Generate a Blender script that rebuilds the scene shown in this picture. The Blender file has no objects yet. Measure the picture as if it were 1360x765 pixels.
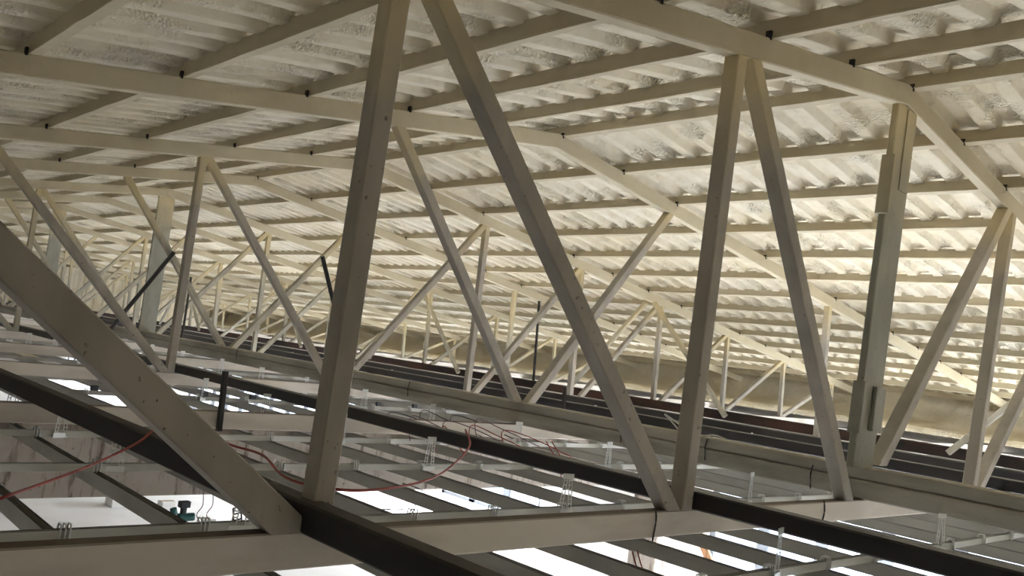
import bpy, bmesh, math, random
from mathutils import Vector, Matrix, noise
random.seed(7)
sc = bpy.context.scene
C = sc.collection
PI = math.pi

# ------------------------------------------------------------------ materials
def nm(name):
    m = bpy.data.materials.new(name); m.use_nodes = True
    nt = m.node_tree; nt.nodes.clear()
    out = nt.nodes.new('ShaderNodeOutputMaterial'); b = nt.nodes.new('ShaderNodeBsdfPrincipled')
    nt.links.new(b.outputs[0], out.inputs[0])
    return m, nt, b
def lin(c):
    return tuple(((v/255)/12.92 if v/255 <= .04045 else ((v/255+.055)/1.055)**2.4) for v in c) + (1,)
def N(nt, t, **kw):
    n = nt.nodes.new(t)
    for k, v in kw.items():
        if k in n.inputs: n.inputs[k].default_value = v
        else: setattr(n, k, v)
    return n
def geo_pos(nt): return nt.nodes.new('ShaderNodeNewGeometry').outputs['Position']
def ramp(nt, src, stops):
    r = nt.nodes.new('ShaderNodeValToRGB'); nt.links.new(src, r.inputs[0])
    e = r.color_ramp.elements
    while len(e) < len(stops): e.new(.5)
    for k, (p, c) in enumerate(stops): e[k].position = p; e[k].color = c
    return r.outputs[0]
def noise_tex(nt, scale, detail=4, rough=.55, vec=None, stretch=None):
    n = N(nt, 'ShaderNodeTexNoise', Scale=scale, Detail=detail, Roughness=rough)
    v = vec or geo_pos(nt)
    if stretch:
        mp = nt.nodes.new('ShaderNodeMapping'); mp.inputs['Scale'].default_value = stretch
        nt.links.new(v, mp.inputs['Vector']); v = mp.outputs[0]
    nt.links.new(v, n.inputs['Vector'])
    return n.outputs['Fac']
def mixc(nt, f, a, b):
    m = nt.nodes.new('ShaderNodeMix'); m.data_type = 'RGBA'
    for s, v in ((0, f), (6, a), (7, b)):
        if hasattr(v, 'links'): nt.links.new(v, m.inputs[s])
        else: m.inputs[s].default_value = v
    return m.outputs[2]
def bump(nt, b, h, strength, dist=.02, prev=None):
    bp = N(nt, 'ShaderNodeBump', Strength=strength, Distance=dist)
    nt.links.new(h, bp.inputs['Height'])
    if prev: nt.links.new(prev, bp.inputs['Normal'])
    nt.links.new(bp.outputs[0], b.inputs['Normal'])
    return bp.outputs[0]

def foam_mat(name='sprayed_foam', k=1.0, c1=(212, 201, 175), c2=(220, 212, 194), c3=(196, 180, 146)):
    m, nt, b = nm(name)
    f1 = noise_tex(nt, .45, 3); f2 = noise_tex(nt, 6, 5)
    c = mixc(nt, ramp(nt, f1, [(.35, (0, 0, 0, 1)), (.65, (1, 1, 1, 1))]), lin(c1), lin(c2))
    c = mixc(nt, ramp(nt, f2, [(.45, (0, 0, 0, 1)), (.8, (.5, .5, .5, 1))]), c, lin(c3))
    nt.links.new(c, b.inputs['Base Color']); b.inputs['Roughness'].default_value = .75
    p = bump(nt, b, noise_tex(nt, 5, 6, .6), .32*k, .05)
    v = N(nt, 'ShaderNodeTexVoronoi', Scale=34.0); nt.links.new(geo_pos(nt), v.inputs['Vector'])
    mask = ramp(nt, noise_tex(nt, 1.6, 3), [(.5, (0, 0, 0, 1)), (.62, (1, 1, 1, 1))])
    mm = nt.nodes.new('ShaderNodeMath'); mm.operation = 'MULTIPLY'
    nt.links.new(v.outputs['Distance'], mm.inputs[0]); nt.links.new(mask, mm.inputs[1])
    bump(nt, b, mm.outputs[0], 1.0*k, .03, p)
    return m
def foam_steel_mat(name, grey, z0, z1):
    # painted steel; its upper end carries the overspray of the roof foam
    m, nt, b = nm(name)
    pos = geo_pos(nt); sep = nt.nodes.new('ShaderNodeSeparateXYZ'); nt.links.new(pos, sep.inputs[0])
    # height relative to the sloping roof: z + .152*|x-8.33|
    s = N(nt, 'ShaderNodeMath', operation='SUBTRACT'); nt.links.new(sep.outputs[0], s.inputs[0]); s.inputs[1].default_value = 8.33
    a = N(nt, 'ShaderNodeMath', operation='ABSOLUTE'); nt.links.new(s.outputs[0], a.inputs[0])
    ma = N(nt, 'ShaderNodeMath', operation='MULTIPLY_ADD'); nt.links.new(a.outputs[0], ma.inputs[0]); ma.inputs[1].default_value = .152
    nt.links.new(sep.outputs[2], ma.inputs[2])
    nn = noise_tex(nt, 2.2, 4)
    ad = N(nt, 'ShaderNodeMath', operation='MULTIPLY_ADD'); nt.links.new(nn, ad.inputs[0]); ad.inputs[1].default_value = 1.3
    nt.links.new(ma.outputs[0], ad.inputs[2])
    mr = N(nt, 'ShaderNodeMapRange'); nt.links.new(ad.outputs[0], mr.inputs[0])
    mr.inputs[1].default_value = z0 + .65; mr.inputs[2].default_value = z1 + .65
    g = mixc(nt, ramp(nt, noise_tex(nt, 3, 5, stretch=(1, 1, .35)), [(.35, (0, 0, 0, 1)), (.7, (1, 1, 1, 1))]), lin(grey), lin(tuple(int(v*.84) for v in grey)))
    sp = ramp(nt, noise_tex(nt, 26, 3), [(.68, (0, 0, 0, 1)), (.72, (1, 1, 1, 1))])
    g = mixc(nt, sp, g, lin(tuple(int(v*.6) for v in grey)))
    c = mixc(nt, mr.outputs[0], g, lin((196, 180, 142)))
    nt.links.new(c, b.inputs['Base Color']); b.inputs['Roughness'].default_value = .55
    bump(nt, b, noise_tex(nt, 14, 4), .15, .01)
    return m
def stained(name, base, dark, scale=2.5, stretch=(1, 1, 1), rough=.7, lo=.45, hi=.7, dust=None, bmp=.2):
    m, nt, b = nm(name)
    c = mixc(nt, ramp(nt, noise_tex(nt, scale, 6, .6, stretch=stretch), [(lo, (0, 0, 0, 1)), (hi, (1, 1, 1, 1))]), lin(base), lin(dark))
    if dust:
        g = nt.nodes.new('ShaderNodeNewGeometry'); sep = nt.nodes.new('ShaderNodeSeparateXYZ')
        nt.links.new(g.outputs['Normal'], sep.inputs[0])
        d = ramp(nt, sep.outputs[2], [(.6, (0, 0, 0, 1)), (.8, (1, 1, 1, 1))])
        c = mixc(nt, d, c, mixc(nt, noise_tex(nt, 7, 4), lin(dust), lin(tuple(int(v*.7) for v in dust))))
    nt.links.new(c, b.inputs['Base Color']); b.inputs['Roughness'].default_value = rough
    bump(nt, b, noise_tex(nt, 20, 5), bmp, .01)
    return m
def flat(name, c, rough=.6, metal=0.0):
    m, nt, b = nm(name)
    cc = mixc(nt, noise_tex(nt, 5, 4), lin(c), lin(tuple(int(v*.88) for v in c)))
    nt.links.new(cc, b.inputs['Base Color']); b.inputs['Roughness'].default_value = rough; b.inputs['Metallic'].default_value = metal
    return m
def concrete_beam_mat():
    m, nt, b = nm('stained_concrete')
    c = mixc(nt, noise_tex(nt, 1.2, 5), lin((160, 150, 140)), lin((138, 129, 120)))
    st = ramp(nt, noise_tex(nt, 4.2, 5, .65, stretch=(2.2, 1, .35)), [(.53, (0, 0, 0, 1)), (.66, (1, 1, 1, 1))])
    c = mixc(nt, st, c, lin((88, 70, 60)))
    sp = ramp(nt, noise_tex(nt, 16, 4, .6), [(.66, (0, 0, 0, 1)), (.72, (1, 1, 1, 1))])
    c = mixc(nt, sp, c, lin((84, 66, 56)))
    nt.links.new(c, b.inputs['Base Color']); b.inputs['Roughness'].default_value = .85
    bump(nt, b, noise_tex(nt, 12, 5), .4, .02)
    return m
def pane_mat(name, strength):
    m, nt, b = nm(name)
    c = ramp(nt, noise_tex(nt, .9, 2, stretch=(1, 1.4, .6)), [(.35, (.62, .78, 1, 1)), (.5, (.93, .97, 1, 1)), (.7, (1, 1, 1, 1))])
    nt.links.new(c, b.inputs['Emission Color']); b.inputs['Emission Strength'].default_value = strength
    b.inputs['Base Color'].default_value = (.5, .6, .7, 1); b.inputs['Roughness'].default_value = .1
    return m

M = dict(
    foam=foam_mat(), foam_smooth=foam_mat('thin_foam_coat', .22, (188, 176, 149), (196, 186, 161), (180, 167, 138)),
    web=foam_steel_mat('primed_steel', (168, 161, 150), 2.0, 2.9),
    webfar=foam_steel_mat('primed_steel_dusted', (172, 166, 150), 1.2, 2.6),
    column=foam_steel_mat('column_steel', (150, 149, 138), 1.6, 2.8),
    chord=stained('chord_paint', (216, 208, 198), (184, 176, 166), 1.8, (.4, 1, 1.6), dust=(104, 88, 70)),
    ridge=stained('ridge_beam_paint', (160, 156, 146), (120, 116, 106), 2.0, (1, .3, 2), dust=(176, 168, 150), bmp=.5),
    black=stained('black_steel', (24, 21, 20), (36, 27, 23), 3, (1, .3, 1), .45),
    brown=stained('dusty_black_steel', (24, 20, 18), (40, 30, 25), 3, (1, .25, 1), .7, dust=(62, 52, 43)),
    rust=stained('rusty_steel', (66, 42, 32), (26, 23, 21), 1.2, (1, .3, 1), .95, .4, .6),
    galv=flat('galvanised_steel', (226, 228, 226), .35, .35), galv_ch=stained('galvanised_channel', (190, 190, 184), (164, 164, 156), 2, (.4, 1, 1), .5, dust=(46, 43, 38), bmp=.05),
    channel=stained('ceiling_channel_steel', (160, 158, 151), (136, 134, 126), 2.2, (1, .4, 1), .6, dust=(52, 48, 42), bmp=.05),
    concrete=concrete_beam_mat(),
    plaster=flat('white_plaster', (232, 230, 226), .8),
    floor=stained('pale_floor', (238, 237, 240), (226, 224, 224), .7, (1, 1, 1), .6, bmp=.05),
    frame=flat('grey_window_frame', (92, 96, 102), .5),
    wire_red=flat('red_cable', (150, 52, 40), .5), wire_purple=flat('mauve_cable', (120, 84, 96), .5),
    wire_black=flat('black_cable', (30, 28, 28), .5), wire_white=flat('white_cable', (200, 198, 188), .5),
    teal=flat('teal_plastic', (40, 96, 96), .4), dark=flat('dark_plastic', (40, 44, 50), .5),
    wood=stained('plank_wood', (150, 110, 76), (118, 84, 56), 3, (6, 6, .6), .7),
    white=flat('white_board', (236, 236, 234), .7), blue=flat('blue_plastic', (46, 74, 190), .4),
    perf=flat('dark_perforated_steel', (46, 46, 50), .5, .4),
    pane=pane_mat('daylit_glass', .95), pane_hi=pane_mat('bright_daylit_glass', 1.8),
)

# ------------------------------------------------------------------ mesh helpers
def obj(name, bm, mat, parent=None, smooth=False):
    me = bpy.data.meshes.new(name); bm.normal_update(); bm.to_mesh(me); bm.free()
    me.materials.append(M[mat] if isinstance(mat, str) else mat)
    if smooth:
        for p in me.polygons: p.use_smooth = True
    o = bpy.data.objects.new(name, me); C.objects.link(o)
    if parent: o.parent = parent; o.matrix_parent_inverse = Matrix.Translation(-parent.location)
    return o
def empty(name, loc):
    o = bpy.data.objects.new(name, None); C.objects.link(o); o.location = loc; o.empty_display_size = .2
    return o
def tag(o, label=None, cat=None, group=None, kind=None):
    if label: o['label'] = label
    if cat: o['category'] = cat
    if group: o['group'] = group
    if kind: o['kind'] = kind
    return o
def box(bm, a, b):
    vs = [bm.verts.new((x, y, z)) for x in (a[0], b[0]) for y in (a[1], b[1]) for z in (a[2], b[2])]
    for f in ((0, 1, 3, 2), (4, 6, 7, 5), (0, 4, 5, 1), (2, 3, 7, 6), (0, 2, 6, 4), (1, 5, 7, 3)):
        bm.faces.new([vs[i] for i in f])
def sweep(bm, prof, pts, side=None, closed=True, jitter=0, seed=0):
    """sweep a 2-D profile [(s,t)] along straight or bent pts; s along `side`, t along the other normal"""
    rings = []
    for i, p in enumerate(pts):
        d = (pts[min(i+1, len(pts)-1)] - pts[max(i-1, 0)]).normalized()
        s = (side - d*side.dot(d)).normalized() if side is not None else d.orthogonal().normalized()
        t = s.cross(d).normalized()
        if t.z < 0: t = -t
        r = []
        for (u, v) in prof:
            q = p + s*u + t*v
            if jitter: q += noise.noise_vector(q*2.3 + Vector((seed, 0, 0)))*jitter + noise.noise_vector(q*8)*jitter*.4
            r.append(bm.verts.new(q))
        rings.append(r)
    n = len(prof)
    for a, b in zip(rings, rings[1:]):
        for k in range(n if closed else n-1):
            bm.faces.new((a[k], a[(k+1) % n], b[(k+1) % n], b[k]))
    if closed:
        bm.faces.new(rings[0][::-1]); bm.faces.new(rings[-1])
    bmesh.ops.recalc_face_normals(bm, faces=bm.faces[:])
def chamf(w, h, c):
    w /= 2; h /= 2
    return [(-w+c, -h), (w-c, -h), (w, -h+c), (w, h-c), (w-c, h), (-w+c, h), (-w, h-c), (-w, -h+c)]
def V(*a): return Vector(a)
def bar(p0, p1, w, h=None, side=V(0, 1, 0), c=.008, bm=None):
    bm = bm or bmesh.new()
    sweep(bm, chamf(w, h or w, c), [Vector(p0), Vector(p1)], side)
    return bm
def tube(bm, pts, r, n=6):
    prof = [(r*math.cos(2*PI*k/n), r*math.sin(2*PI*k/n)) for k in range(n)]
    pts = [Vector(p) for p in pts]
    side = V(.3, .2, 1) if abs((pts[-1]-pts[0]).normalized().z) < .9 else V(1, .1, 0)
    sweep(bm, prof, pts, side)
def smooth_pts(pts, n=6):
    pts = [Vector(p) for p in pts]; out = []
    P = [pts[0]] + pts + [pts[-1]]
    for i in range(1, len(P)-2):
        for k in range(n):
            t = k/n; a, b, c, d = P[i-1], P[i], P[i+1], P[i+2]
            out.append(.5*((2*b) + (c-a)*t + (2*a-5*b+4*c-d)*t*t + (-a+3*b-3*c+d)*t**3))
    out.append(pts[-1]); return out

# ------------------------------------------------------------------ geometry of the place
XR, ZR, SL = 8.33, 2.854, .152          # ridge position, rafter underside at ridge, slope
RH, PH = .21, .15                        # rafter height, purlin height
XL, XE = -5.5, 28.4                      # eaves
YB, YG = -3.5, 62.0                      # gables
CH = -1.0                                # top of truss bottom chords
FL = -4.4                                # floor of the room below
YT = [3.82, 8.66, 13.46, 18.0, 22.9, 27.7, 32.5, 37.3, 42.1, 46.9, 51.7, 56.5]
def zraf(x): return ZR - SL*abs(x-XR)

ORD = ['nearest', 'second', 'third', 'fourth', 'fifth', 'sixth', 'seventh', 'eighth', 'ninth', 'tenth', 'eleventh', 'twelfth', 'thirteenth',
       'fourteenth', 'fifteenth', 'sixteenth', 'seventeenth', 'eighteenth', 'nineteenth', 'twentieth']
def nth(i):
    if i < len(ORD): return 'first' if i == 0 else ORD[i]
    t = {2: 'twenty', 3: 'thirty', 4: 'forty', 5: 'fifty'}; n = i+1
    u = ['', 'first', 'second', 'third', 'fourth', 'fifth', 'sixth', 'seventh', 'eighth', 'ninth']
    if n % 10 == 0: return {20: 'twentieth', 30: 'thirtieth', 40: 'fortieth', 50: 'fiftieth'}[n]
    return t[n//10] + ' ' + u[n % 10]

# ---- roof skin: corrugated sheet under sprayed foam
PUR_R = [.14] + [1.50 + 1.37*k for k in range(14)]
PUR_L = [1.10 + 1.36*k for k in range(10)]
PITCH = .43
def roof(name, sgn, a1, purs):
    RIB = ((0, 1), (.06, 1), (.085, .93), (.17, .06), (.20, 0), (.29, 0), (.40, 0), (.51, 0), (.54, .06), (.625, .93), (.65, 1), (.82, 1))
    ysteps = []
    y = YB
    while y < YG:
        for f, r in RIB: ysteps.append((y + f*PITCH, r))
        y += PITCH
    As = [0.0]; 
    edges = sorted(purs)
    a = 0
    while a < a1:
        a += .17; As.append(min(a, a1))
    bm = bmesh.new(); grid = []
    for a in As:
        d = min(abs(a-p) for p in edges)
        fil = max(0, 1 - d/.22)**2
        row = []
        for (yy, f) in ysteps:
            r = f                               # 0 on the wide hanging pans, 1 in the recessed ribs
            x = XR + sgn*a
            n1 = noise.noise(Vector((x*.8, yy*.9, 3.1))); n2 = noise.noise(Vector((x*3.1, yy*4.1, 7)))
            z = zraf(x) + RH + PH - .012 + r*(.105*(1-.3*fil)) - .03*fil + .013*n1 + .006*n2
            row.append(bm.verts.new((x, yy + .02*noise.noise(Vector((x*1.5, yy, 9))), z)))
        grid.append(row)
    for r0, r1 in zip(grid, grid[1:]):
        for k in range(len(r0)-1):
            f = (r0[k], r0[k+1], r1[k+1], r1[k])
            bm.faces.new(f if sgn < 0 else f[::-1])
    # weather side of the sheet, so that the roof has a thickness
    t0 = [bm.verts.new((XR, yy, ZR+.62)) for yy in (YB, YG)]
    t1 = [bm.verts.new((XR+sgn*a1, yy, zraf(XR+sgn*a1)+.62)) for yy in (YB, YG)]
    bm.faces.new((t0[0], t0[1], t1[1], t1[0]))
    o = obj(name, bm, 'foam', smooth=True); o['kind'] = 'structure'
    return o
roof('ceiling', 1, XE-XR, PUR_R)
roof('ceiling', -1, XR-XL, PUR_L)

# ---- purlins
def purlin(x, i, sgn):
    z = zraf(x) + RH + PH/2
    bm = bmesh.new(); pts = []
    y = YB+.1
    while y < YG-.1: pts.append(V(x, y, z)); y += .28
    prof = [(-.05, -.080), (.05, -.080), (.052, -.066), (.038, -.055), (.038, .07), (-.038, .07), (-.038, -.055), (-.052, -.066)]
    sweep(bm, prof, pts, V(1, 0, -SL*sgn), jitter=.007, seed=i*3.1)
    o = obj('roof_purlin', bm, 'foam_smooth', smooth=False)
    side = 'right' if sgn > 0 else 'left'
    tag(o, f'cream foam coated purlin under the {side} roof slope, {nth(i)} down from the ridge', 'purlin', f'purlins of the {side} roof slope')
for i, a in enumerate(PUR_R): purlin(XR + a, i, 1)
for i, a in enumerate(PUR_L): purlin(XR - a, i, -1)

# ---- trusses
def rafter_bm(x0, x1, y, seed):
    bm = bmesh.new(); n = int(abs(x1-x0)/.35) + 2; rings = []
    w, h = .06, RH
    prof = [(-w+.008, 0), (w-.008, 0), (w, .012), (w, h-.012), (w-.01, h-.002), (-w+.01, h-.002), (-w, h-.012), (-w, .012)]
    for k in range(n):
        x = x0+(x1-x0)*k/(n-1); r = []
        for a, b in prof:
            q = V(x, y+a, zraf(x)+b); q += V(0, 1, 1)*noise.noise(q*1.7+V(seed, 0, 0))*.006
            r.append(bm.verts.new(q))
        rings.append(r)
    for a, b in zip(rings, rings[1:]):
        for k in range(8): bm.faces.new((a[k], a[(k+1) % 8], b[(k+1) % 8], b[k]))
    bm.faces.new(rings[0][::-1]); bm.faces.new(rings[-1])
    bmesh.ops.recalc_face_normals(bm, faces=bm.faces[:])
    return bm
KX = XR
def truss(k):
    y = YT[k]; even = k % 2 == 0
    far = k >= 3
    mat = 'webfar' if far else 'web'
    t = empty('roof_truss', (XR, y, CH))
    desc = {0: 'nearest steel roof truss, its posts and braces crossing the whole foreground',
            1: 'second roof truss, two braces meeting in a V on the ridge beam at centre',
            2: 'third roof truss, with posts left and right of the large foreground post',
            3: 'fourth roof truss, thin V of two braces left of the foreground post'}
    lab = desc.get(k, f'{nth(k)} steel roof truss counted from the camera, grey webs under cream rafters' + (', wide king post' if even else ', no king post'))
    tag(t, lab, 'roof truss', 'steel trusses across the attic')
    obj('rafter', rafter_bm(XR-.003, XL+.1, y, k), 'foam_smooth', t)['label'] = 'left rafter coated in cream foam'
    obj('rafter', rafter_bm(XR+.003, XE-.1, y, k+20), 'foam_smooth', t)['label'] = 'right rafter coated in cream foam'
    bm = bmesh.new(); box(bm, (XL+.1, y-.055, CH-.18), (XE-.1, y+.055, CH)); 
    bmesh.ops.bevel(bm, geom=bm.edges[:], offset=.008, segments=1, affect='EDGES')
    obj('bottom_chord', bm, 'chord', t)
    if k < 4:
        for px_ in [XR + a for a in PUR_R] + [XR - a for a in PUR_L]:
            if px_ < -2 or px_ > 24: continue
            bm = bmesh.new(); zz = zraf(px_) + RH
            box(bm, (px_-.066, y-.066, zz-.03), (px_-.042, y-.02, zz+.045))
            obj('purlin_cleat', bm, 'brown', t)
    def web(name, a, b, w=.125):
        # a top (x,z) ; b bottom (x,z)
        bm = bmesh.new(); A, B = V(a[0], y, a[1]), V(b[0], y, b[1]); d = (B-A).normalized()
        sweep(bm, chamf(w, w*.95, .008), [A, B], V(0, 1, 0)); bm.verts.ensure_lookup_table()
        for v in bm.verts[:8]:                     # mitre against the sloping rafter
            s = SL if A.x < XR else -SL
            k_ = (zraf(v.co.x)+.004 - v.co.z)/(d.z - s*d.x); v.co += d*k_
        zb = b[1] if b[1] > CH+.1 else CH
        for v in bm.verts[8:]: v.co += d*((zb - v.co.z)/d.z)
        obj(name, bm, mat, t)
    if even:
        # built-up king post: box column, with two face plates and a foot box
        bm = bmesh.new()
        kx = (8.40, 8.14) if k == 0 else (8.33, 8.33)
        sweep(bm, chamf(.07, .42, .01), [V(kx[1], y, -.71), V(kx[0], y, ZR-.01)], V(0, 1, 0))
        kp = obj('king_post', bm, 'column', t)
        if k == 0:
            def kxz(z): return kx[1] + (kx[0]-kx[1])*(z+.71)/(ZR+.7)
            obj('splice_plate', bar((kxz(1.72)-.245, y-.02, 1.72), (kxz(2.3)-.245, y-.02, 2.3), .13, .05), 'column', kp)
            obj('splice_plate', bar((kxz(-.38)-.235, y-.02, -.38), (kxz(.1)-.235, y-.02, .1), .12, .06), 'column', kp)
            obj('cover_plate', bar((kxz(-.36)+.10, y-.058, -.36), (kxz(.06)+.10, y-.058, .06), .04, .20), 'column', kp)
            obj('gusset', bar((kxz(2.0)+.09, y-.041, 2.0), (kxz(2.82)+.09, y-.041, 2.82), .012, .2), 'column', kp)
    if k == 0:
        web('post', (5.47, zraf(5.47)), (5.37, CH), .13); web('post', (2.40, zraf(2.4)), (2.34, CH), .125)
        web('post', (-.62, zraf(-.62)), (-.66, CH), .13)
        web('brace', (2.53, zraf(2.53)), (5.22, CH), .125); web('brace', (-.88, zraf(-.88)), (2.20, CH), .165)
        web('brace', (5.66, zraf(5.66)), (7.88, CH+.01), .13)
        web('brace', (11.32, zraf(11.32)), (8.50, -.68), .135); web('post', (11.50, zraf(11.5)), (10.94, CH), .13)
        web('brace', (14.35, zraf(14.35)), (11.10, CH), .13); web('post', (14.4, zraf(14.4)), (14.25, CH), .13)
        r0 = 3
    elif even:
        for s in (-1, 1):
            web('post', (XR+s*2.98, zraf(XR+2.98)), (XR+s*3.0, CH), .12)
            web('brace', (XR+s*2.90, zraf(XR+2.9)), ((8.19 if s < 0 else 8.62), CH+(.0 if s < 0 else .28)), .12)
        web('post', (2.36, zraf(2.36)), (2.3, CH), .12); web('brace', (2.44, zraf(2.44)), (5.25, CH), .12)
        web('brace', (-.7, zraf(-.7)), (2.2, CH), .12)
        web('post', (14.24, zraf(14.24)), (14.34, CH), .12); web('brace', (14.16, zraf(14.16)), (11.5, CH), .12)
        r0 = 3
    else:
        web('brace', (5.72, zraf(5.72)), (8.18, -.70), .125); web('brace', (11.02, zraf(11.02)), (8.42, -.70), .125)
        web('post', (16.45, zraf(16.45)), (16.5, CH), .12)
        web('post', (.6, zraf(.6)), (.6, CH), .12)
        r0 = 99
    x = 17.25; px = 14.4
    if even:
        for _ in range(4):
            web('post', (x, zraf(x)), (x+.08, CH), .11); web('brace', (x-.12, zraf(x-.12)), (px+.15, CH), .11)
            px = x; x += 3.0
            if x > 27: break
for k in range(len(YT)): truss(k)

# ---- long sway braces between trusses on the line x = 16.8
def single(name, bm, mat, label, cat, group=None, smooth=False):
    return tag(obj(name, bm, mat, None, smooth), label, cat, group)
for j in range(0, 10, 2):
    y = YT[j]
    for s, w in ((-1, 'towards the camera'), (1, 'away from the camera')):
        if j == 0 and s < 0: continue
        bm = bar((16.8, y+s*.12, zraf(16.8)-.02), (16.8, y+s*2.45, -.90), .1, .1, V(1, 0, 0))
        single('sway_brace', bm, 'webfar', f'slanting grey brace leaning {w} from the {nth(j)} truss, right slope', 'brace', 'sway braces along the right slope')

# ---- ridge line beam standing on the bottom chords
t = empty('ridge_line_beam', (XR, YB, -1.0))
tag(t, 'long dusty grey built-up beam lying on the trusses below the ridge', 'beam')
bm = bmesh.new()
sweep(bm, chamf(.26, .115, .012), [V(XR-.02, YB+.1+.5*i, -.7575) for i in range(int((YG-YB-.2)/.5)+1)], V(1, 0, 0), jitter=.006)
obj('top_flange_box', bm, 'ridge', t)
bm = bmesh.new()
sweep(bm, chamf(.29, .175, .012), [V(XR-.02, YB+.1+.5*i, -.9085) for i in range(int((YG-YB-.2)/.5)+1)], V(1, 0, 0), jitter=.004)
obj('lower_box', bm, 'ridge', t)
for (yy, zz) in ((5.55, -.80), (6.75, -.80), (4.3, -.86), (11.1, -.78), (17.2, -.78)):
    bm = bmesh.new(); tube(bm, [(8.17, yy, zz+.09), (8.155, yy+.01, zz), (8.16, yy, zz-.14)], .007)
    single('binding_wire', bm, 'wire_black', 'short black tie wire hanging on the face of the ridge line beam', 'wire', 'tie wires on the ridge line beam')

# ---- dark steel members lying lengthways on the bottom chords
def runner(x, w, h, mat, label, group=None, y0=YB+.1, y1=YG-.1, z=CH, parts=None):
    bm = bmesh.new()
    n = int((y1-y0)/1.0)+1
    sweep(bm, chamf(w, h, .012), [V(x, y0+(y1-y0)*i/(n-1), z+h/2+.001) for i in range(n)], V(1, 0, 0), jitter=.004, seed=x)
    return single('steel_runner', bm, mat, label, 'steel runner', group)
runner(2.28, .12, .15, 'brown', 'near black steel runner crossing the lower left corner to bottom centre')
runner(2.44, .10, .09, 'brown', 'thin dark steel strip lying right against the near black runner')
runner(5.52, .15, .13, 'black', 'black steel runner passing in front of the foot of the centre right post')
runner(5.72, .05, .05, 'brown', 'narrow dark strip along the far side of the middle black runner')
runner(10.2, .22, .13, 'black', 'black runner just beyond the ridge line beam')
runner(12.1, .24, .15, 'black', 'second black runner beyond the ridge line beam')
runner(13.9, .28, .16, 'black', 'third black runner beyond the ridge line beam, white slivers behind it')
runner(17.1, .34, .20, 'rust', 'rusty red and black runner along the foot of the right slope')

# ---- suspended ceiling grid
def uprof(w, h, t):
    return [(-w/2, -h/2), (w/2, -h/2), (w/2, h/2), (w/2-t, h/2), (w/2-t, -h/2+t), (-w/2+t, -h/2+t), (-w/2+t, h/2), (-w/2, h/2)]
FX = [-3.74 + .75*i for i in range(40)]
BEAM_Y = (9.3, 9.62)
for i, x in enumerate(FX):
    for (y0, y1, w) in ((YB+.1, BEAM_Y[0]-.02, 'in front of the concrete beam'), (BEAM_Y[1]+.02, YG-.2, 'beyond the concrete beam')):
        bm = bmesh.new(); sweep(bm, uprof(.06, .10, .013), [V(x, y0, -1.32), V(x, y1, -1.32)], V(1, 0, 0))
        single('ceiling_furring_channel', bm, 'channel', f'grey open lengthways channel {w}, {nth(i)} from the left', 'ceiling channel', f'lengthways ceiling channels {w}')
MY = [-.72, 1.14, 3.0, 4.88, 6.8, 8.45] + [10.3+1.85*i for i in range(27)]
MY = [y for y in MY if y < YG-.5]
for i, y in enumerate(MY):
    bm = bmesh.new(); sweep(bm, uprof(.045, .056, .010), [V(XL+.2, y, -1.239), V(26.0, y+.012, -1.239)], V(0, 1, 0))
    single('ceiling_cross_channel', bm, 'galv_ch' if i < 6 else 'channel', f'pale galvanised channel running across, {nth(i)} one counted from the camera', 'ceiling channel', 'cross channels of the ceiling grid')

# wire clips where the two channel layers cross (near rows), one mesh copied
bm = bmesh.new()
for dx in (-.024, 0, .024):
    tube(bm, [(dx, -.026, -.05), (dx, -.028, .02), (dx, -.02, .045), (dx, .02, .045), (dx, .028, .02), (dx, .026, -.05)], .005, 5)
clip0 = obj('channel_clip', bm, 'galv')
bm = bmesh.new(); box(bm, (-.05, -.03, -.03), (.05, .03, .035)); bmesh.ops.bevel(bm, geom=bm.edges[:], offset=.008, segments=1, affect='EDGES')
cap0 = obj('channel_joint_cap', bm, 'dark')
first = True
for i, y in enumerate(MY[2:8]):
    for x in FX:
        if x < .4 or x > 12.5: continue
        if abs(x-2.4) < 0: continue
        o = clip0 if first else clip0.copy()
        if not first: C.objects.link(o)
        first = False
        o.location = (x, y, -1.228)
        tag(o, f'small wire clip gripping the {nth(i+2)} cross channel', 'clip', f'clips on the {nth(i+2)} cross channel')
first = True
for x in FX:
    if x < 2 or x > 12: continue
    x += .1
    o = cap0 if first else cap0.copy()
    if not first: C.objects.link(o)
    first = False
    o.location = (x, 12.15, -1.178)
    tag(o, 'small black joint cap in a row before the third truss', 'joint cap', 'black joint caps')

# hangers: pair of perforated straps with a top plate
def strap_bm(h, w=.028):
    bm = bmesh.new(); n = max(3, int(h/.035))
    # ladder of two edges and rungs: the punched slots stay open
    for s in (-1, 1):
        box(bm, (s*w/2-.004, -.0015, 0), (s*w/2+.004, .0015, h))
    for i in range(n+1):
        z = h*i/n; box(bm, (-w/2, -.0015, z-.004), (w/2, .0015, z+.004))
    return bm
def make_hanger():
    t = empty('ceiling_hanger', (0, 0, 0))
    for dx, tilt in ((-.045, .10), (.045, -.07)):
        bm = strap_bm(.30); bmesh.ops.rotate(bm, cent=(0, 0, 0), matrix=Matrix.Rotation(tilt, 3, 'Y'), verts=bm.verts)
        bmesh.ops.translate(bm, vec=(dx, -.024, -.03), verts=bm.verts); obj('strap', bm, 'galv', t)
    bm = bmesh.new(); box(bm, (-.05, -.032, .245), (.05, -.020, .285)); obj('top_plate', bm, 'galv', t)
    bm = bmesh.new(); box(bm, (-.07, -.034, -.045), (.07, .03, -.038)); box(bm, (-.07, -.034, -.045), (.07, -.028, .0)); obj('saddle', bm, 'galv', t)
    return t
h0 = make_hanger(); hk = list(h0.children); first = True
HX = [-.45, 2.44, 5.32, 8.02, 10.95, 13.8]
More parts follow.
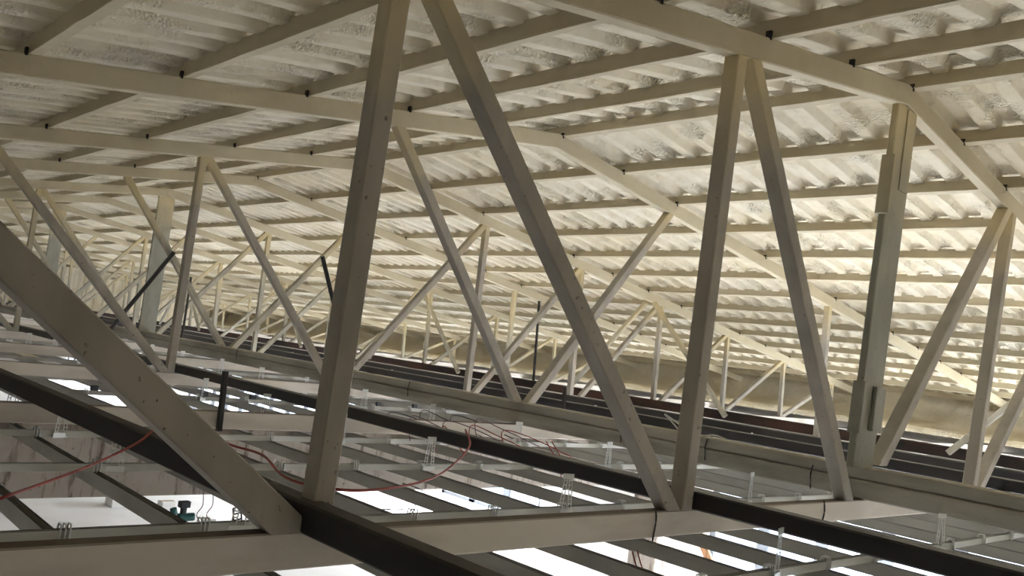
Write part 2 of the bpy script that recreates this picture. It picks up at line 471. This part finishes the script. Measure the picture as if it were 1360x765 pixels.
for i, y in enumerate(MY[1:19]):
    for x in HX:
        if i == 1 and x < 4: continue
        if first: o = h0
        else:
            o = h0.copy(); C.objects.link(o)
            for c in hk:
                d = c.copy(); C.objects.link(d); d.parent = o
        first = False
        o.location = (x + random.uniform(-.06, .06), y, -1.228); o.rotation_euler = (0, 0, random.uniform(-.4, .4))
        tag(o, f'galvanised strap hanger standing on the {nth(i+1)} cross channel', 'hanger', f'strap hangers on the {nth(i+1)} cross channel')

# ---- loose steel pieces
single('steel_angle_post', bar((3.98, 8.55, -1.19), (3.96, 8.55, -.58), .055, .055, V(0, 1, 0)), 'black', 'short dark upright steel stub on the second truss chord, left of the foreground post', 'steel stub')
single('leaning_steel_bar', bar((6.80, 17.85, 1.12), (5.75, 17.80, -.62), .07, .07), 'black', 'dark steel bar leaning against the thin brace of the fourth truss at left', 'steel bar')
single('leaning_steel_bar', bar((7.57, 13.25, 1.18), (8.40, 13.25, -.68), .06, .06), 'black', 'dark steel bar with rounded top leaning behind the foreground post', 'steel bar')
single('dark_post', bar((17.2, 17.75, 1.45), (17.35, 17.75, -.82), .06, .06), 'black', 'thin black upright post standing right of the fourth truss post', 'post')
single('dark_post', bar((9.15, 22.6, .85), (9.15, 22.6, -.9), .05, .05), 'black', 'thin black upright post beyond the V of the fourth truss', 'post')
single('dark_post', bar((11.5, 10.9, -1.0), (11.45, 10.9, -.55), .06, .06), 'black', 'short dark stub standing beyond the ridge line beam', 'steel stub')
for (x, y, tl, lab) in ((2.44, 5.1, -.2, 'dark perforated strap leaning beside the left foreground brace'),):
    bm = strap_bm(.26, .05); bmesh.ops.rotate(bm, cent=(0, 0, 0), matrix=Matrix.Rotation(tl, 3, 'Y'), verts=bm.verts)
    bmesh.ops.translate(bm, vec=(x+.1, 4.95, -1.40), verts=bm.verts)
    single('perforated_strap', bm, 'perf', lab, 'strap')

# ---- cables
def cable(pts, mat, label, r=.006, group=None):
    bm = bmesh.new(); tube(bm, smooth_pts(pts), r, 6)
    return single('electrical_cable', bm, mat, label, 'cable', group, True)
cable([(1.07, 4.39, -.94), (1.7, 5.3, -.97), (2.1, 5.65, -.88), (2.33, 5.9, -.81), (2.62, 6.1, -.86), (2.95, 6.06, -.95), (2.98, 5.65, -.95), (2.76, 4.9, -.96), (2.82, 4.45, -.94), (3.12, 4.45, -.95),
       (3.65, 4.70, -.96), (4.4, 5.35, -1.0), (5.25, 6.1, -.93), (5.52, 6.5, -.83), (5.8, 6.8, -.92)], 'wire_red', 'long red cable strung from the left edge over the near runner towards the centre', .009)
cable([(6.0, 7.5, -1.0), (5.9, 7.3, -.90), (5.86, 7.1, -1.0), (5.95, 6.95, -1.15)], 'wire_red', 'short red cable looped up just beyond the middle black runner')
for j, (x, y) in enumerate(((4.16, 9.0), (4.27, 9.0))):
    cable([(x+.07, y+.25, -1.95), (x-.02, y+.02, -2.05), (x-.08, y, -2.15), (x, y, -2.26)], 'wire_purple', 'thin mauve wire hanging from the concrete beam to the white socket box', .005, 'mauve wires under the concrete beam')
for j, dx in enumerate((0, .06)):
    cable([(6.95+dx*1.5, 6.8, -.96), (7.0+dx*1.5, 6.7, -1.1), (7.04+dx*1.5, 6.6, -1.3), (7.06+dx*1.5, 6.6, -1.42)], 'wire_red', 'red wire dangling through the grid left of the centre right post', .006, 'red wires dangling at centre right')
for j, dx in enumerate((0, .05)):
    cable([(4.62+dx, 3.62, -1.21), (4.55+dx, 3.5, -1.30), (4.60+dx, 3.4, -1.42), (4.72+dx, 3.35, -1.6), (4.8+dx, 3.3, -1.8)], 'wire_red', 'red wire curling down below the near truss chord', .005, 'red wires below the near chord')
cable([(5.02, 3.77, -.99), (5.01, 3.75, -1.06), (5.0, 3.755, -1.2)], 'wire_black', 'black wire over the near chord left of the centre right post', .006)
cable([(7.42, 3.77, -.99), (7.41, 3.75, -1.08), (7.38, 3.755, -1.2)], 'wire_black', 'black wire over the near chord beside the king post', .007)
cable([(8.2, 5.9, -.72), (8.15, 6.05, -.58), (8.12, 6.12, -.52), (8.16, 5.95, -.60), (8.22, 5.72, -.7), (8.2, 5.5, -.66), (8.3, 5.4, -.69)], 'wire_white', 'pale wire loop standing on the ridge line beam', .009)
for j in range(9):
    x = 5.9 + j*.17; y = 7.4 + (j % 3)*.7
    cable([(x, y, -1.18), (x+.2, y+.3, -.98 + .05*(j % 2)), (x+.5, y+.15, -1.02), (x+.8, y-.3, -1.18)], ('wire_red', 'wire_purple', 'wire_black')[j % 3],
          ('red', 'mauve', 'black')[j % 3] + ' wire curling over the ceiling grid before the ridge line beam', .006, ('red', 'mauve', 'black')[j % 3] + ' wires over the grid')
cable([(5.35, 8.9, -1.8), (5.9, 8.8, -2.05), (6.6, 8.7, -2.1), (7.0, 8.9, -1.95), (6.9, 9.25, -1.9)], 'wire_black', 'drooping dark wire loop hung below the concrete beam at centre', .007)

# ---- concrete beam, room below
def struct(name, bm, mat, parent=None):
    o = obj(name, bm, mat, parent)
    if parent is None: o['kind'] = 'structure'
    return o
bm = bmesh.new(); box(bm, (XL, BEAM_Y[0], -2.0), (16.0, BEAM_Y[1], -1.19)); bmesh.ops.bevel(bm, geom=bm.edges[:], offset=.012, segments=1, affect='EDGES')
single('concrete_beam', bm, 'concrete', 'stained pinkish grey concrete beam behind the left ceiling grid', 'concrete beam')
bm = bmesh.new(); box(bm, (XL-.3, YB-.3, FL-.2), (XE+.3, YG+.3, FL)); struct('floor', bm, 'floor')

def wall_with_holes(name, axis, pos, th, u0, u1, z0, z1, holes, mat):
    """wall in plane axis=pos ('x' or 'y'), solid boxes round rectangular holes (u0,u1,z0,z1)"""
    bm = bmesh.new(); us = sorted({u0, u1} | {h[0] for h in holes} | {h[1] for h in holes}); zs = sorted({z0, z1} | {h[2] for h in holes} | {h[3] for h in holes})
    for a, b in zip(us, us[1:]):
        for c, d in zip(zs, zs[1:]):
            m, n = (a+b)/2, (c+d)/2
            if any(h[0] < m < h[1] and h[2] < n < h[3] for h in holes): continue
            if axis == 'x': box(bm, (pos, a, c), (pos+th, b, d))
            else: box(bm, (a, pos, c), (b, pos+th, d))
    bmesh.ops.remove_doubles(bm, verts=bm.verts, dist=1e-5)
    return struct(name, bm, mat)
wn = [0]
def window(axis, pos, u0, u1, z0, z1, step, mat, transom=None, mull=.24):
    wn[0] += 1
    bm = bmesh.new(); n = max(1, round((u1-u0)/step)); s = (u1-u0)/n
    def bx(a, b, c, d, t=.06):
        if axis == 'x': box(bm, (pos+.02, a, c), (pos+.02+t, b, d))
        else: box(bm, (a, pos+.02, c), (b, pos+.02+t, d))
    for i in range(n+1): bx(u0+i*s-mull/2, u0+i*s+mull/2, z0, z1)
    bx(u0, u1, z0, z0+.08, .05); bx(u0, u1, z1-.08, z1, .05)
    for tz in (transom or []): bx(u0, u1, tz-.05, tz+.05, .05)
    f = obj('window_%d' % wn[0], bm, 'frame'); f['kind'] = 'structure'
    bm = bmesh.new()
    if axis == 'x': box(bm, (pos+.09, u0, z0), (pos+.11, u1, z1))
    else: box(bm, (u0, pos+.09, z0), (u1, pos+.11, z1))
    obj('pane', bm, mat, f)
W16 = [(-3.0, 10.6, -4.2, -1.75), (15.6, 19.6, -4.3, -2.2), (24.0, 38.0, -4.3, -1.7), (40.0, 56.0, -4.3, -1.7)]
wall_with_holes('wall_partition', 'x', 16.0, .2, YB, YG, FL, -1.45, W16, 'plaster')
for i, (a, b, c, d) in enumerate(W16):
    window('x', 16.02, a, b, c, d, 1.22, 'pane' if i < 2 else 'pane_hi', [-3.42], .22)
# outer right wall under the eave
WR = [(-3.0, 60.0, -3.6, -1.25)]
wall_with_holes('wall_right', 'x', XE, .25, YB, YG, FL, -.95, WR, 'plaster')
window('x', XE+.02, -3.0, 60.0, -3.6, -1.25, 2.5, 'pane', None, .12)
# left wall of the room below
bm = bmesh.new(); box(bm, (XL-.25, YB, FL), (XL, YG, zraf(XL)+.6)); struct('wall_left', bm, 'plaster')
# gables
def gable(name, y0, y1, mat):
    bm = bmesh.new(); pr = [(XL, FL), (XE, FL), (XE, zraf(XE)+.6), (XR, ZR+.6), (XL, zraf(XL)+.6)]
    a = [bm.verts.new((x, y0, z)) for x, z in pr]; b = [bm.verts.new((x, y1, z)) for x, z in pr]
    bm.faces.new(a); bm.faces.new(b[::-1])
    for k in range(5): bm.faces.new((a[k], b[k], b[(k+1) % 5], a[(k+1) % 5]))
    bmesh.ops.recalc_face_normals(bm, faces=bm.faces[:]); return struct(name, bm, mat)
gable('wall_back', YB-.3, YB, 'foam')
window('y', YB-.02, 20.8, 27.2, -.85, .35, 2.0, 'pane', None, .1)  # unseen gable window, added to brighten the eave
# far gable: ribbed sheet under foam
bm = bmesh.new(); rows = []
xs = [XL + .14*i for i in range(int((XE-XL)/.14)+1)]
for x in xs:
    top = zraf(x)+.5; r = []
    for j in range(9):
        z = FL + (top-FL)*j/8
        r.append(bm.verts.new((x, YG - (.07 if (int(x/.28) % 2) else 0) + .02*noise.noise(V(x, 0, z)), z)))
    rows.append(r)
for a, b in zip(rows, rows[1:]):
    for j in range(8): bm.faces.new((a[j], b[j], b[j+1], a[j+1]))
struct('wall_far', bm, 'foam')
# foam covered eave: upright back and wide ledge on the right
def skin(name, fn, nu, nv, label=None):
    bm = bmesh.new(); g = [[bm.verts.new(fn(u/nu, v/nv)) for v in range(nv+1)] for u in range(nu+1)]
    for u in range(nu):
        for v in range(nv): bm.faces.new((g[u][v], g[u+1][v], g[u+1][v+1], g[u][v+1]))
    o = obj(name, bm, 'foam', None, True); o['kind'] = 'structure'
    return o
def eave(u, v):
    y = YB + (YG-YB)*u
    P = [(26.2, -.97), (26.22, -.88), (26.3, -.80), (26.6, -.78), (27.2, -.74), (27.7, -.62), (28.05, -.36), (28.25, .0), (XE+.02, .4)]
    f = v*(len(P)-1); i = min(int(f), len(P)-2); t = f-i
    x = P[i][0]*(1-t)+P[i+1][0]*t; z = P[i][1]*(1-t)+P[i+1][1]*t
    n = noise.noise(V(x*1.3, y*1.1, 2))*.07 + noise.noise(V(x*4, y*4, 5))*.025
    return (x - n*.6, y, z + n*(1 if v > .1 else 0))
skin('trim_1', eave, 420, 24)
bm = bmesh.new(); box(bm, (26.3, YB, -1.24), (XE, YG, -1.19)); struct('trim_2', bm, 'plaster')

# ---- things in the room below
t = empty('cordless_drill', (3.92, 9.0, -2.0))
tag(t, 'teal and dark cordless drill hanging under the concrete beam at left', 'drill')
obj('battery', bar((3.93, 9.0, -2.0), (3.93, 9.0, -2.06), .09, .11, c=.01), 'dark', t)
obj('grip', bar((3.93, 9.0, -2.05), (3.93, 9.0, -2.13), .055, .06, c=.012), 'dark', t)
bm = bmesh.new(); tube(bm, [(3.88, 9.0, -2.165), (3.9, 9.0, -2.165), (4.03, 9.0, -2.165), (4.05, 9.0, -2.165)], .042, 12); obj('motor_body', bm, 'teal', t, True)
bm = bmesh.new(); tube(bm, [(3.88, 9.0, -2.165), (3.84, 9.0, -2.165), (3.79, 9.0, -2.165)], .024, 10); obj('chuck', bm, 'perf', t, True)
bm = bmesh.new(); tube(bm, [(3.80, 8.96, -2.06), (3.82, 8.96, -2.12)], .035, 10); obj('side_handle', bm, 'teal', t, True)
t = empty('socket_box', (4.22, 9.0, -2.28))
tag(t, 'small white socket box with a blue cap hanging on mauve wires', 'socket box')
bm = bmesh.new(); box(bm, (4.15, 8.97, -2.28), (4.29, 9.0, -2.20)); obj('box_body', bm, 'white', t)
bm = bmesh.new(); tube(bm, [(4.22, 8.97, -2.24), (4.22, 8.94, -2.24)], .022, 12); obj('cap', bm, 'blue', t)
for (x, y, s, h, lab) in ((7.1, 19.6, .45, .30, 'white carton on the floor below, larger of two seen through the left grid'), (7.9, 19.0, .3, .2, 'white carton on the floor below, smaller of two seen through the left grid')):
    t = empty('carton', (x, y, FL)); tag(t, lab, 'carton', 'white cartons on the floor below')
    bm = bmesh.new(); box(bm, (x-s/2, y-s/2, FL), (x+s/2, y+s/2, FL+h)); bmesh.ops.bevel(bm, geom=bm.edges[:], offset=.01, segments=1, affect='EDGES'); obj('carton_body', bm, 'white', t)
    bm = bmesh.new(); box(bm, (x-s/2, y-.03, FL+h), (x+s/2, y+.03, FL+h+.004)); obj('tape', bm, 'wood', t)
single('wooden_plank', bar((15.0, 10.35, -2.9), (14.95, 9.3, FL+.02), .05, .17, V(1, 0, 0)), 'wood', 'brown wooden plank leaning in the room below, beside the grey mullions', 'plank')
bm = bmesh.new(); box(bm, (14.4, 10.7, FL), (14.8, 11.4, -1.5)); bmesh.ops.bevel(bm, geom=bm.edges[:], offset=.02, segments=1, affect='EDGES')
single('room_pillar', bm, 'concrete', 'pinkish grey pillar in the room below, left of the wooden plank', 'pillar')

# ------------------------------------------------------------------ lights: lamps standing in for window light, plus an added eave lamp
def area(name, loc, rot, sx, sy, power, col=(.93, .97, 1)):
    l = bpy.data.lights.new(name, 'AREA'); l.shape = 'RECTANGLE'; l.size = sx; l.size_y = sy; l.energy = power; l.color = col
    o = bpy.data.objects.new(name, l); C.objects.link(o); o.location = loc; o.rotation_euler = rot
    return o
def daylight_standin(x, y0, y1, z, tilt, power, face=-1, depth=.9):
    # added lamp standing in for skylight at the head of a window run, aimed down at the floor
    o = area('daylight_standin', (x, (y0+y1)/2, z), (0, 0, 0), depth, y1-y0, power)
    o.rotation_euler = (0, tilt*(-face), 0)
    o.data.spread = math.radians(150)
daylight_standin(15.3, 1, 10.6, -1.62, math.radians(25), 1900)
daylight_standin(15.3, 15, 20, -1.62, math.radians(25), 1000)
daylight_standin(15.3, 24, 38, -1.62, math.radians(25), 1250)
daylight_standin(15.3, 40, 56, -1.62, math.radians(25), 900)
daylight_standin(27.6, -3, 8, -1.45, math.radians(25), 1200)  # outer lamps added so their bounce brightens the right slope and eave
daylight_standin(27.6, 8, 60, -1.45, math.radians(25), 3500)
o = area('eave_fill', (24, YB+.12, -.25), (0, 0, 0), 6.5, 1.1, 800, (.88, .95, 1))  # added cool lamp behind the camera, lifts the dark eave
o.rotation_euler = Matrix(((1, 0, 0), (0, 0, -1), (0, 1, 0))).to_euler()
o.rotation_euler.rotate_axis('Y', math.radians(-14)); o.data.spread = math.radians(95)
w = bpy.data.worlds.new('World'); sc.world = w; w.use_nodes = True
w.node_tree.nodes['Background'].inputs[0].default_value = (.8, .85, 1, 1); w.node_tree.nodes['Background'].inputs[1].default_value = .3

# ------------------------------------------------------------------ camera
cam = bpy.data.cameras.new('camera'); co = bpy.data.objects.new('camera', cam); C.objects.link(co); sc.camera = co
f, yaw, pitch, roll = 1156.832, .737009, .06965, .12212
fw = V(.6702169, .73889529, .06959207); r = V(.72943853, -.67311229, .12181654); u = V(-.13685294, .03088037, .99010993)
co.matrix_world = Matrix(((r.x, u.x, -fw.x, 0), (r.y, u.y, -fw.y, 0), (r.z, u.z, -fw.z, 0), (0, 0, 0, 1)))
cam.sensor_width = 36; cam.lens = 36*f/1360; cam.clip_start = .05; cam.clip_end = 300
sc.view_settings.view_transform = 'Standard'; sc.view_settings.look = 'None'; sc.view_settings.gamma = 1; sc.view_settings.use_curve_mapping = False
sc.view_settings.exposure = 0.14
sc.cycles.max_bounces = 10; sc.cycles.diffuse_bounces = 6
